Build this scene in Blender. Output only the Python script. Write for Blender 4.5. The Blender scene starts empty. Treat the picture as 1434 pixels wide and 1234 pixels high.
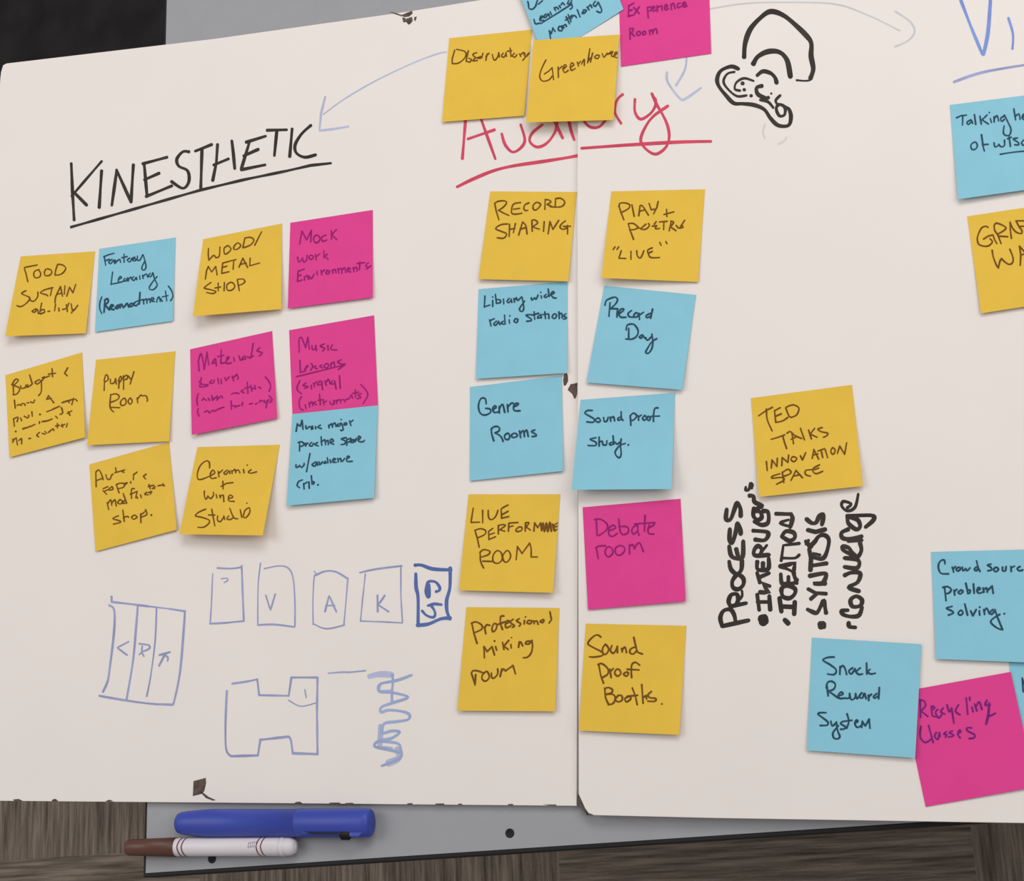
import bpy, math, random
from mathutils import Vector, Matrix
D = bpy.data; SC = bpy.context.scene; COL = SC.collection
random.seed(7)

# ------------------------------------------------------------------ camera, light, exposure
# geometry of the view recovered from the sizes of the square notes (76.2 mm):
FPX, CA, CB, CD, TH = 2300.0, -0.3393, 0.2694, 1.2734, math.radians(3.4)
BOARD_Z = 0.745                                   # top surface of the left board
_N = math.sqrt(CA*CA + CB*CB + 1)
nv = Vector((CA, CB, 1))/_N
e1 = Vector((1, 0, -CA)).normalized(); e2 = nv.cross(e1)
eX = e1*math.cos(TH) + e2*math.sin(TH); eY = nv.cross(eX)

def W(x, y, h=0.0):
    """point of the place seen at photo position x, y, lying h above the left board's face"""
    u = (x - 717)/FPX; v = (617 - y)/FPX
    z = (h*_N - CD)/(CA*u + CB*v - 1)
    p = Vector((u*z, v*z, -z + CD))
    return Vector((p.dot(eX), p.dot(eY), BOARD_Z + p.dot(nv)))

cam_d = D.cameras.new('camera'); cam = D.objects.new('camera', cam_d); COL.objects.link(cam)
cam_d.sensor_fit = 'HORIZONTAL'; cam_d.sensor_width = 36; cam_d.lens = FPX/1434*36
cam_d.clip_start = 0.02
_c = Vector((0, 0, CD))
M3 = Matrix((eX, eY, nv)); mw = M3.to_4x4()
mw.translation = Vector((_c.dot(eX), _c.dot(eY), BOARD_Z + _c.dot(nv)))
cam.matrix_world = mw; SC.camera = cam

wd = D.worlds.new('world'); SC.world = wd; wd.use_nodes = True
wd.node_tree.nodes['Background'].inputs[0].default_value = (1.0, 0.985, 0.97, 1)
wd.node_tree.nodes['Background'].inputs[1].default_value = 0.36

def area(name, loc, rot, sx, sy, power, col):
    l = D.lights.new(name, 'AREA'); l.shape = 'RECTANGLE'; l.size = sx; l.size_y = sy; l.energy = power; l.color = col
    o = D.objects.new(name, l); COL.objects.link(o); o.location = loc; o.rotation_euler = rot
    return o
# fluorescent ceiling troffers of the room
area('ceiling_troffer', (0.7, 1.5, 2.75), (0, 0, 0), 1.8, 1.2, 34, (1, 0.985, 0.97))
area('ceiling_troffer', (-1.7, 0.2, 2.75), (0, 0, 0), 1.8, 1.2, 22, (1, 0.985, 0.97))
area('ceiling_troffer', (2.3, 0.2, 2.75), (0, 0, 0), 1.8, 1.2, 24, (1, 0.985, 0.97))

SC.view_settings.view_transform = 'Standard'; SC.view_settings.look = 'None'
SC.view_settings.gamma = 1; SC.view_settings.use_curve_mapping = False
SC.view_settings.exposure = -0.05

# ------------------------------------------------------------------ materials
def lin(c):
    return tuple(((v/255)/12.92 if v/255 <= 0.04045 else ((v/255 + 0.055)/1.055)**2.4) for v in c)

def mat(name, rgb, rough=0.6, var=0.0, scale=30, spec=0.3, metal=0.0, bump=0.0, bscale=400):
    m = D.materials.new(name); m.use_nodes = True; nt = m.node_tree; b = nt.nodes['Principled BSDF']
    c = lin(rgb)
    b.inputs['Base Color'].default_value = (*c, 1); b.inputs['Roughness'].default_value = rough
    b.inputs['Specular IOR Level'].default_value = spec; b.inputs['Metallic'].default_value = metal
    tc = nt.nodes.new('ShaderNodeTexCoord')
    if var:
        n = nt.nodes.new('ShaderNodeTexNoise'); n.inputs['Scale'].default_value = scale; n.inputs['Detail'].default_value = 4
        r = nt.nodes.new('ShaderNodeValToRGB')
        r.color_ramp.elements[0].position = 0.3; r.color_ramp.elements[1].position = 0.7
        r.color_ramp.elements[0].color = (*[v*(1 - var) for v in c], 1); r.color_ramp.elements[1].color = (*[min(1, v*(1 + var)) for v in c], 1)
        nt.links.new(tc.outputs['Object'], n.inputs['Vector']); nt.links.new(n.outputs['Fac'], r.inputs['Fac'])
        nt.links.new(r.outputs['Color'], b.inputs['Base Color'])
    if bump:
        n = nt.nodes.new('ShaderNodeTexNoise'); n.inputs['Scale'].default_value = bscale
        bp = nt.nodes.new('ShaderNodeBump'); bp.inputs['Strength'].default_value = bump; bp.inputs['Distance'].default_value = 0.002
        nt.links.new(tc.outputs['Object'], n.inputs['Vector']); nt.links.new(n.outputs['Fac'], bp.inputs['Height'])
        nt.links.new(bp.outputs['Normal'], b.inputs['Normal'])
    return m

M = {
 'board': mat('white_board_paper', (230, 222, 217), 0.55, 0.012, 9, 0.25),
 'core': mat('kraft_core', (104, 94, 86), 0.9, 0.15, 300),
 'tear': mat('torn_brown_paper', (92, 79, 72), 0.9, 0.35, 260, 0.1),
 'yellow': mat('yellow_note_paper', (226, 186, 70), 0.7, 0.025, 40, 0.15),
 'blue': mat('blue_note_paper', (136, 195, 214), 0.7, 0.025, 40, 0.15),
 'pink': mat('pink_note_paper', (220, 66, 142), 0.7, 0.03, 40, 0.15),
 'ink_y': mat('brown_ink', (114, 75, 28), 0.6, 0.2, 90, 0.1),
 'ink_b': mat('navy_ink', (44, 74, 94), 0.6, 0.2, 90, 0.1),
 'ink_p': mat('purple_ink', (148, 30, 112), 0.6, 0.2, 90, 0.1),
 'ink_v': mat('violet_ink', (118, 34, 122), 0.6, 0.2, 90, 0.1),
 'black': mat('black_marker_ink', (56, 49, 44), 0.6, 0.25, 60, 0.15),
 'red': mat('red_marker_ink', (206, 72, 96), 0.6, 0.12, 60, 0.15),
 'pale': mat('pale_blue_ink', (178, 184, 212), 0.6, 0.1, 60, 0.15),
 'grey': mat('faint_grey_ink', (200, 198, 202), 0.6, 0.05, 60, 0.15),
 'smudge': mat('faint_smudge_ink', (213, 206, 203), 0.6, 0.05, 60, 0.15),
 'vis': mat('blue_heading_ink', (122, 146, 208), 0.6, 0.15, 40, 0.15),
 'lilac': mat('lilac_ink', (150, 156, 196), 0.6, 0.15, 40, 0.15),
 'bold': mat('bold_blue_ink', (84, 108, 168), 0.6, 0.15, 40, 0.15),
 'coil': mat('coil_blue_ink', (150, 166, 204), 0.6, 0.15, 40, 0.15),
 'table': mat('grey_laminate', (152, 152, 156), 0.45, 0.02, 60, 0.3),
 'edge': mat('black_edge_band', (24, 22, 24), 0.6),
 'steel': mat('black_steel', (30, 30, 32), 0.4, metal=0.6),
 'fabric': mat('black_fabric', (38, 36, 37), 0.95, 0.25, 25, 0.1, bump=0.4),
 'hl': mat('blue_plastic', (54, 71, 166), 0.42, 0.05, 20, 0.4),
 'hlcap': mat('blue_cap_plastic', (53, 70, 164), 0.42, 0.05, 20, 0.4),
 'brown': mat('brown_plastic', (92, 58, 46), 0.4, 0.05, 20, 0.4),
 'white': mat('white_plastic', (216, 210, 214), 0.4, 0.02, 20, 0.4),
 'band': mat('maroon_print', (118, 66, 74), 0.5),
 'print': mat('violet_print', (150, 132, 160), 0.5),
}

# ------------------------------------------------------------------ helpers
def obj(name, verts, faces, m, parent=None, origin=None, smooth=False):
    o0 = Vector(origin) if origin is not None else Vector((0, 0, 0))
    me = D.meshes.new(name); me.from_pydata([tuple(Vector(v) - o0) for v in verts], [], faces); me.update()
    if smooth:
        me.polygons.foreach_set('use_smooth', [True]*len(me.polygons))
    me.materials.append(m)
    o = D.objects.new(name, me); COL.objects.link(o)
    if parent is None: o.location = o0
    else: o.parent = parent
    return o

def tag(o, label=None, cat=None, group=None, kind=None):
    if label: o['label'] = label
    if cat: o['category'] = cat
    if group: o['group'] = group
    if kind: o['kind'] = kind
    return o

def empty(name, loc, label, cat, rz=0.0, group=None):
    o = D.objects.new(name, None); COL.objects.link(o); o.location = loc; o.rotation_euler = (0, 0, rz)
    o.empty_display_size = 0.02
    return tag(o, label, cat, group)

def prism(poly, z0, z1):
    """closed prism over a counter-clockwise polygon of xy points"""
    n = len(poly)
    v = [(p[0], p[1], z0) for p in poly] + [(p[0], p[1], z1) for p in poly]
    f = [tuple(range(n - 1, -1, -1)), tuple(range(n, 2*n))] + [(i, (i + 1) % n, n + (i + 1) % n, n + i) for i in range(n)]
    return v, f

def bevel(o, w, seg=2):
    b = o.modifiers.new('bevel', 'BEVEL'); b.width = w; b.segments = seg; b.limit_method = 'ANGLE'
    return o

def lathe(profile, seg=24, sy=1.0, sz=1.0):
    """surface of revolution about local x; profile is a list of (x, radius)"""
    v, f = [], []
    for x, r in profile:
        for k in range(seg):
            a = 2*math.pi*k/seg
            v.append((x, r*math.cos(a)*sy, r*math.sin(a)*sz))
    for i in range(len(profile) - 1):
        for k in range(seg):
            k2 = (k + 1) % seg
            f.append((i*seg + k, i*seg + k2, (i + 1)*seg + k2, (i + 1)*seg + k))
    f.append(tuple(range(seg))); n = (len(profile) - 1)*seg
    f.append(tuple(range(n + seg - 1, n - 1, -1)))
    return v, [tuple(reversed(q)) for q in f]

# ------------------------------------------------------------------ pen strokes
def pts(s, k=1.0, ox=0.0, oy=0.0):
    return [(ox + float(a)/k, oy + float(b)/k) for a, b in (q.split(',') for q in s.split())]

def smooth_line(P, sub=5):
    if len(P) < 3: return list(P)
    closed = math.hypot(P[0][0] - P[-1][0], P[0][1] - P[-1][1]) < 1e-6
    out = []; n = len(P)
    for i in range(n - 1):
        p1, p2 = P[i], P[i + 1]
        p0 = P[i - 1] if i > 0 else (P[-2] if closed else p1)
        p3 = P[i + 2] if i + 2 < n else (P[1] if closed else p2)
        for j in range(sub):
            t = j/sub
            out.append(tuple(0.5*((2*b) + (c - a)*t + (2*a - 5*b + 4*c - d)*t*t + (3*b - a - 3*c + d)*t**3)
                             for a, b, c, d in zip(p0, p1, p2, p3)))
    out.append(P[-1])
    return out

class Ink:
    """collects strokes as flat ribbons lying on a surface"""
    def __init__(self, surf): self.v = []; self.f = []; self.surf = surf; self.n = 0
    def add(self, x, y, dz):
        p = self.surf(x, y); p.z += dz; self.v.append(p)
    def fan(self, c, r):
        i0 = len(self.v); n = 12; dz = (self.n % 7)*1.2e-5; self.n += 1
        self.add(c[0], c[1], dz)
        for k in range(n):
            a = 2*math.pi*k/n
            self.add(c[0] + r*math.cos(a), c[1] + r*math.sin(a), dz)
        for k in range(n): self.f.append((i0, i0 + 1 + (k + 1) % n, i0 + 1 + k))
    def stroke(self, P, w, curve=True):
        if len(P) == 1: self.fan(P[0], w*0.75); return
        L = smooth_line(P) if curve else list(P)
        Q = [L[0]]
        for p in L[1:]:
            if math.hypot(p[0] - Q[-1][0], p[1] - Q[-1][1]) > 0.35: Q.append(p)
        if len(Q) < 2: self.fan(P[0], w*0.6); return
        if not curve:                              # a straight line still wavers a little
            R = [Q[0]]
            for p, q in zip(Q, Q[1:]):
                m = max(1, int(math.hypot(q[0] - p[0], q[1] - p[1])/max(3.0, w)))
                R += [(p[0] + (q[0] - p[0])*j/m, p[1] + (q[1] - p[1])*j/m) for j in range(1, m + 1)]
            Q = R
        r = w*0.5
        def ends(p, q):                            # round tip beyond p, coming from q
            dx, dy = p[0] - q[0], p[1] - q[1]; l = math.hypot(dx, dy) or 1
            return [((p[0] + dx/l*r*math.sin(t), p[1] + dy/l*r*math.sin(t)), math.cos(t)) for t in (1.5, 1.2, 0.8, 0.4)]
        head = ends(Q[0], Q[1]); tail = ends(Q[-1], Q[-2])[::-1]
        S = head + [(p, 1.0) for p in Q] + tail
        n = len(S); ph = random.random()*6; i0 = len(self.v)
        z0 = (self.n % 7)*1.2e-5; self.n += 1
        for i, (p, k) in enumerate(S):
            a = S[max(0, i - 1)][0]; b = S[min(n - 1, i + 1)][0]
            dx, dy = b[0] - a[0], b[1] - a[1]; l = math.hypot(dx, dy) or 1
            ww = r*k*(1 + 0.12*math.sin(ph + i*0.5))
            nx, ny = -dy/l*ww, dx/l*ww; dz = z0 + min(i, 60)*3e-7
            self.add(p[0] + nx, p[1] + ny, dz); self.add(p[0] - nx, p[1] - ny, dz)
        for i in range(n - 1):
            q = i0 + 2*i
            self.f.append((q, q + 2, q + 3, q + 1))
    def strokes(self, s, w, k=1.0, ox=0.0, oy=0.0):
        for part in s.split(';'):
            part = part.strip()
            if not part: continue
            ww = w
            if part[0] == '[':
                q, part = part[1:].split(']'); ww = float(q)
            curve = not part.startswith('!')
            self.stroke(pts(part.lstrip('!'), k, ox, oy), ww, curve)
    def build(self, name, m, parent, origin):
        return obj(name, self.v, self.f, m, parent, origin)

# ------------------------------------------------------------------ floor
CARPET_ROT = math.radians(4.0)
def carpet_material():
    m = D.materials.new('striped_carpet_tiles'); m.use_nodes = True; nt = m.node_tree; N = nt.nodes; Lk = nt.links
    b = N['Principled BSDF']; b.inputs['Roughness'].default_value = 0.95; b.inputs['Specular IOR Level'].default_value = 0.05
    tc = N.new('ShaderNodeTexCoord')
    ck = N.new('ShaderNodeTexChecker'); ck.inputs['Scale'].default_value = 1/0.472
    Lk.new(tc.outputs['Object'], ck.inputs['Vector'])
    ramps = []
    for sc in ((170, 8, 1), (8, 170, 1)):
        mp = N.new('ShaderNodeMapping'); mp.inputs['Scale'].default_value = sc
        n = N.new('ShaderNodeTexNoise'); n.inputs['Scale'].default_value = 1.0; n.inputs['Detail'].default_value = 3; n.inputs['Roughness'].default_value = 0.65
        Lk.new(tc.outputs['Object'], mp.inputs['Vector']); Lk.new(mp.outputs['Vector'], n.inputs['Vector'])
        ramps.append(n)
    mx = N.new('ShaderNodeMix'); mx.data_type = 'FLOAT'
    Lk.new(ck.outputs['Fac'], mx.inputs[0]); Lk.new(ramps[0].outputs['Fac'], mx.inputs[2]); Lk.new(ramps[1].outputs['Fac'], mx.inputs[3])
    r = N.new('ShaderNodeValToRGB'); e = r.color_ramp.elements
    e[0].position = 0.30; e[0].color = (*lin((84, 74, 66)), 1)
    e[1].position = 0.72; e[1].color = (*lin((160, 146, 133)), 1)
    k = e.new(0.5); k.color = (*lin((124, 112, 101)), 1)
    Lk.new(mx.outputs[0], r.inputs['Fac'])
    n2 = N.new('ShaderNodeTexNoise'); n2.inputs['Scale'].default_value = 420; n2.inputs['Detail'].default_value = 2
    Lk.new(tc.outputs['Object'], n2.inputs['Vector'])
    bp = N.new('ShaderNodeBump'); bp.inputs['Strength'].default_value = 0.5; bp.inputs['Distance'].default_value = 0.004
    Lk.new(n2.outputs['Fac'], bp.inputs['Height']); Lk.new(bp.outputs['Normal'], b.inputs['Normal'])
    n3 = N.new('ShaderNodeMix'); n3.data_type = 'RGBA'; n3.blend_type = 'MULTIPLY'; n3.inputs[0].default_value = 0.35
    Lk.new(r.outputs['Color'], n3.inputs[6]); Lk.new(n2.outputs['Color'], n3.inputs[7])
    Lk.new(r.outputs['Color'], b.inputs['Base Color'])
    return m
_k = W(783, 1215, -BOARD_Z) + 0.046*Vector((-math.sin(CARPET_ROT), math.cos(CARPET_ROT), 0))   # a corner of four carpet tiles
v, f = prism([(-3, -3), (3, -3), (3, 3), (-3, 3)], -0.02, 0.0)
fl = obj('floor', v, f, carpet_material()); fl.location = (_k.x, _k.y, 0); fl.rotation_euler = (0, 0, CARPET_ROT)
tag(fl, kind='structure')

# ------------------------------------------------------------------ table
TZ = -0.005                                       # table top relative to the board face
t0, t1, t2 = W(202, 1226, TZ), W(1302, 1154, TZ), W(232, 0, TZ)
dx_ = (t1 - t0).normalized(); dy_ = (t2 - t0).normalized()
TL_, TD_ = 1.52, 0.92
tb = empty('work_table', (t0.x, t0.y, 0), 'grey laminate table with a thin black edge, under the white boards', 'table')
def tp(a, b): return (dx_.x*a + dy_.x*b, dx_.y*a + dy_.y*b)
top_z = BOARD_Z + TZ
v, f = prism([tp(.0012, .0016), tp(TL_ - .0012, .0016), tp(TL_ - .0012, TD_ - .0016), tp(.0012, TD_ - .0016)], top_z - 0.019, top_z)
obj('table_top', v, f, M['table'], tb)
ring_o = [tp(-.0012, -.0016), tp(TL_ + .0012, -.0016), tp(TL_ + .0012, TD_ + .0016), tp(-.0012, TD_ + .0016)]
ring_i = [tp(.0014, .0018), tp(TL_ - .0014, .0018), tp(TL_ - .0014, TD_ - .0018), tp(.0014, TD_ - .0018)]
za, zb = top_z - 0.0195, top_z - 0.0004
v = [(*p, za) for p in ring_o] + [(*p, za) for p in ring_i] + [(*p, zb) for p in ring_o] + [(*p, zb) for p in ring_i]
f = []
for i in range(4):
    j = (i + 1) % 4
    f += [(i, j, 8 + j, 8 + i), (8 + i, 8 + j, 12 + j, 12 + i), (4 + i, 12 + i, 12 + j, 4 + j), (i, 4 + i, 4 + j, j)]
tag(bevel(obj('edge_band', v, f, M['edge'], tb), 0.0008), 'black edge band of the table')
for a in (0.10, TL_ - 0.10):
    for bb in (0.10, TD_ - 0.10):
        cx, cy = tp(a, bb)
        vv, ff = lathe([(0.0, 0.024), (0.012, 0.024), (0.014, 0.019), (top_z - 0.019, 0.019)], 16)
        vv = [(cx + p[1], cy + p[2], p[0]) for p in vv]
        tag(obj('leg', vv, ff, M['steel'], tb, smooth=False), 'black steel leg')
for px, py in ((714, 1167), (297, 1203)):
    c = W(px, py, TZ) - Vector((t0.x, t0.y, 0))
    vv, ff = lathe([(0, 0.0034), (0.0006, 0.0034), (0.0011, 0.0027), (0.0007, 0.0014), (0.0004, 0.0010)], 16)
    vv = [(c.x + p[1], c.y - p[2], top_z - 0.0002 + p[0]) for p in vv]
    tag(obj('screw', vv, ff, M['edge'], tb), 'black screw head sunk in the grey table top')

# ------------------------------------------------------------------ chair
ch = empty('office_chair', (-0.66, 0.60, 0), 'black fabric chair standing past the upper left corner of the boards', 'chair', math.radians(4))
def rounded(w, d, r, n=6, cx=0, cy=0):
    P = []
    for (sx, sy, a0) in ((1, -1, -90), (1, 1, 0), (-1, 1, 90), (-1, -1, 180)):
        for k in range(n + 1):
            a = math.radians(a0 + 90*k/n)
            P.append((cx + sx*(w/2 - r) + r*math.cos(a), cy + sy*(d/2 - r) + r*math.sin(a)))
    return P
v, f = prism(rounded(0.52, 0.52, 0.09), 0.40, 0.475); bevel(obj('seat', v, f, M['fabric'], ch), 0.018, 4)
v, f = prism(rounded(0.46, 0.46, 0.05), 0.375, 0.40); obj('seat_pan', v, f, M['steel'], ch)
v, f = prism(rounded(0.46, 0.48, 0.08), -0.03, 0.03)
v = [(-0.29 - p[2] - 0.10*(p[0] + .23), p[1], 0.74 + p[0]) for p in v]
bevel(obj('backrest', v, f, M['fabric'], ch), 0.014, 3)
for s in (-1, 1):
    for a in (-1, 1):
        vv, ff = lathe([(0, .014), (0.376, .014)], 14)
        obj('leg', [(a*0.20 + (0.376 - p[0])*0.10*a + p[1], s*0.20 + p[2], p[0]) for p in vv], ff, M['steel'], ch)
    vv, ff = lathe([(0, .011), (0.32, .011)], 12)
    obj('back_support', [(-0.225 - 0.10*p[0]*0.9 + p[1], s*0.16 + p[2], 0.385 + p[0]) for p in vv], ff, M['steel'], ch)

# ------------------------------------------------------------------ the two boards
HR = 0.0055                                        # right board's face above the left one's
def board(name, outline, zt, thick, label):
    c = sum((Vector((p[0], p[1], 0)) for p in outline), Vector())/len(outline); c.z = BOARD_Z + zt - thick
    v, f = prism([(p[0], p[1]) for p in outline], BOARD_Z + zt - thick, BOARD_Z + zt)
    o = obj(name, v, f, M['board'], None, c)
    o.data.materials.append(M['core'])
    return tag(o, label, 'board'), c
bl_tl, bl_tl2, bl_l = W(9, 89), W(4.5, 91.5), W(1.5, 101)
bl_br = W(807.3, 1128.5); bl_bl = W(0, 1121.5); left_dir = W(0, 111) - W(3.6, 91)
edge_top = W(570, 16) - bl_tl; edge_top2 = W(664, 1.5)
xl = bl_l.x + 0.006
b_bot = (bl_br - bl_bl); xbl = xl
tr = edge_top2 + (edge_top2 - W(570, 16))*((0.0525 - edge_top2.x)/(edge_top2.x - W(570, 16).x))
SEAM_T, SEAM_B = W(807.6, 250), W(809.5, 1115)
left_outline = [(xbl, bl_bl.y + (xbl - bl_bl.x)*b_bot.y/b_bot.x), (bl_br.x, bl_br.y), (SEAM_T.x + 0.0005, tr.y), tuple(W(664, 1.5)[:2]), tuple(W(570, 16.5)[:2]), tuple(W(300, 54.5)[:2]), tuple(bl_tl[:2]), tuple(bl_tl2[:2]), tuple(bl_l[:2])]
left, CL = board('foam_board', left_outline, 0.0, 0.005, 'left white board headed KINESTHETIC, lying on the grey table')
sr = W(809.5, 1110, HR)
right_outline = [tuple(W(810.5, 1112, HR)[:2]), tuple(W(819.5, 1132, HR)[:2]), tuple(W(824, 1138.5, HR)[:2]), tuple(W(832, 1141.5, HR)[:2]), tuple(W(1000, 1145.5, HR)[:2]), tuple(W(1434, 1152.5, HR)[:2])]
xr = 0.66
right_outline += [(xr, right_outline[-1][1] - 0.001), (xr, tr.y + 0.004), (SEAM_T.x + 0.0013, tr.y + 0.004), (W(808.8, 250, HR).x, W(808.8, 250, HR).y)]
right, CR = board('foam_board', right_outline, HR, 0.0105, 'right white board with the ear drawing, lying on the grey table')

def sL(x, y): return W(x, y, 0.00012)
def sR(x, y): return W(x, y, HR + 0.00012)
def patch(parent, c, h, s, label, m='tear', name='torn_patch', k=1.0, ox=0, oy=0):
    v, f = [], []
    for part in s.split(';'):
        P = pts(part, k, ox, oy); i0 = len(v); v += [W(x, y, h) for x, y in P]; f.append(tuple(range(i0, i0 + len(P)))[::-1])
    o = obj(name, v, f, M[m], parent, c)
    return tag(o, label)
H1 = 0.00022
patch(left, CL, H1, '271,1094 288,1089.5 288.5,1097 286,1108 282,1112 270,1115;281,1110 284,1110 292,1116 302,1120.5 298,1121.5 288,1117.5', 'brown torn patch with a slit at the lower edge')
patch(left, CL, H1, '562,21 577,15 578,18.5 573,23 566,24;563,24 568,25.5 569.5,30 565,31.5;569,26 577,23.5 578,29 575,33 572,34.5 569,31;580,24 583.5,23 583,26 581.5,29.5 580,28;545,17 549,16.8 563,20.8 563,23', 'brown torn hole with a slit at the upper edge')
patch(left, CL, H1, '790,524 793.5,522.5 795.3,526 795.5,534 792,540 789.5,540 788.6,533', 'small brown torn spot beside the seam')
patch(left, CL, H1, '795,546 799,538 803,537.5 808.6,536 808.3,552 806,558 804,558.3 801.5,552', 'larger brown torn spot at the seam')
nicks = '18,1119.8 26,1119 32,1121.9 20,1122;74,1119.4 78,1119 82,1122.4 72,1122.5;150,1121 154,1120.2 159,1122.6 148,1122.8;414,1123.4 420,1122.8 424,1125.4 412,1125.4;461,1124.2 475,1124 478,1126.2 462,1126;484,1124.6 494,1124.4 496,1126.5 483,1126.3;570,1125.2 577,1124.8 578,1127.2 571,1127;610,1125.4 622,1125.4 622,1127.5 610,1127.4;642,1125.8 646,1125.4 648,1127.6 641,1127.6;712,1126.2 718,1126 719,1128 711,1128;760,1126.8 779,1126.8 779,1128.5 772,1128.5'
for q in nicks.split(';'): patch(left, CL, H1, q, 'brown nick in the lower edge', 'tear', 'edge_nick')
# kraft hinge showing in the gap between the two boards
v, f = prism([tuple(W(*p, 0.0)[:2]) for p in ((807.6, 1126), (822, 1142), (819, 1131.5), (810.8, 1112))], BOARD_Z - 0.004, BOARD_Z - 0.0005)
tag(obj('board_hinge', v, f, M['core'], left, CL), 'torn brown corner showing in the gap')

def drawn(name, label, side, m, s, w, k=1.0, ox=0.0, oy=0.0):
    ink = Ink(sL if side == 'L' else sR); ink.strokes(s, w, k, ox, oy)
    return tag(ink.build(name, M[m], left if side == 'L' else right, CL if side == 'L' else CR), label)

# KINESTHETIC heading
drawn('heading', 'black word KINESTHETIC', 'L', 'black',
 '!298,685 303,800 310,920;[3.6]!425,675 300,820;!310,805 362,858;!425,715 415,868;!488,715 468,858;!488,712 548,845;!558,690 548,845;!603,685 615,820;!598,685 698,658;!605,752 665,725;!612,822 718,778;'
 '790,635 765,635 740,665 748,695 785,715 790,760 765,788 718,760;!818,632 885,605;!845,625 840,785;!910,605 905,680 890,755;!895,690 955,665;!970,590 976,640 982,705;!1030,595 1110,570;!1020,652 1080,625;!1045,590 1010,705;!1010,710 1108,690;'
 '!1118,545 1198,543;!1158,548 1148,650;!1222,540 1212,655;1300,525 1262,560 1235,605 1240,640 1275,658 1320,648', 4.3, 2.9875)
drawn('underline', 'black underline below KINESTHETIC', 'L', 'black', '!298,950 560,875 840,795 1020,752 1200,715 1300,692 1383,683', 3.9, 2.9875)
# Auditory heading, split by the seam
drawn('heading', 'red letters Audi', 'L', 'red',
 '!985,600 965,720 945,965;!1010,600 1055,715 1100,840 1145,965;!980,845 1140,790;1185,815 1205,880 1250,925 1300,900 1325,850 1300,760', 4.0, 4.345, 430)
drawn('heading', 'red letters di before the seam', 'L', 'red',
 '170,760 110,810 95,860 140,895 200,870 250,800 260,730;240,700 250,745 295,840;325,700 345,790 365,850', 4.0, 4.345, 720)
drawn('heading', 'red letters ory after the seam', 'R', 'red',
 '420,700 430,745 470,775 520,770 560,725;660,575 632,600 615,640 615,690 650,750;735,605 735,680 770,725 830,690 860,640 858,600;838,570 870,640 905,700 935,770 943,840 920,900 860,938 800,905 770,850 800,770 850,705 935,645', 4.0, 4.345, 720)
drawn('underline', 'red underline left of the seam', 'L', 'red', '640.6,261.5 662,251 690,239.5 718,232.5 760,226.2 790,221.5 811,217.6', 4.6)
drawn('underline', 'red underline right of the seam', 'R', 'red', '815,207.6 880,203 950,199 995,198', 4.6)
# arrows
drawn('arrow', 'pale blue arrow pointing at KINESTHETIC', 'L', 'pale', '[1.8]848,318 800,325 640,385 420,490 230,600 100,695;!110,590 85,690 75,795 160,785 250,770', 3.0, 4.345, 430)
drawn('arrow', 'pale blue arrow pointing down at the red heading', 'R', 'pale', '[3]1050,320 1040,420 985,520;930,440 935,500 1010,600 1050,595 1135,535', 3.2, 4.345, 720)
drawn('arrow', 'faint grey arrow curving to the right', 'R', 'grey', '[2]40,40 200,15 400,10 600,18 740,65 885,135;[2.6]865,50 930,95 950,140 920,180 865,205', 2.4, 3.1586, 980)
drawn('heading', 'blue letters Vi', 'R', 'vis', '[4.2]!1135,-50 1200,120 1250,240;[5]1288,-40 1275,140 1255,240;[3.4]1365,80 1385,150 1383,215', 4.2, 3.1586, 980)
drawn('underline', 'violet underline below Vi', 'R', 'lilac', '1125,362 1250,320 1434,288 1520,280', 3.6, 3.1586, 980)
# ear
drawn('ear_drawing', 'bold black drawing of an ear', 'R', 'black',
 '[6.9]292,445 300,340 340,230 420,140 500,90 600,120 700,200 790,290 820,345 818,440 835,540 815,610;[2.9]815,625 780,635 705,630;[6.9]365,500 400,445 480,405 570,410 630,475 655,600;'
 '[5.6]397,590 440,560 500,575 535,610 547,650;245,540 190,522 110,555 80,620 95,680 150,750 210,810 280,815 370,825 450,860 500,930 560,985 640,985 660,920 645,860 610,840;'
 '[3.4]215,565 160,580 130,640 165,700 235,755 310,750;[3.4]365,635 290,615 230,650 220,700 260,712;[4.0]280,655;[3.4]293,705;[3.4]347,752;[5.6]430,675 390,690 400,740 460,770 480,768;[2.2]505,735;[4.0]420,785 480,800 520,845;[3.8]575,750 540,790 560,830;[4.3]560,820 610,840 610,900 570,910 545,860 560,820', 5.4, 5.609, 990)
drawn('ink_smudge', 'faint rubbed pen marks under the ear', 'R', 'smudge', '455,975 440,1040 455,1085;625,1080 600,1110 560,1130', 2.6, 5.609, 990)
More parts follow.
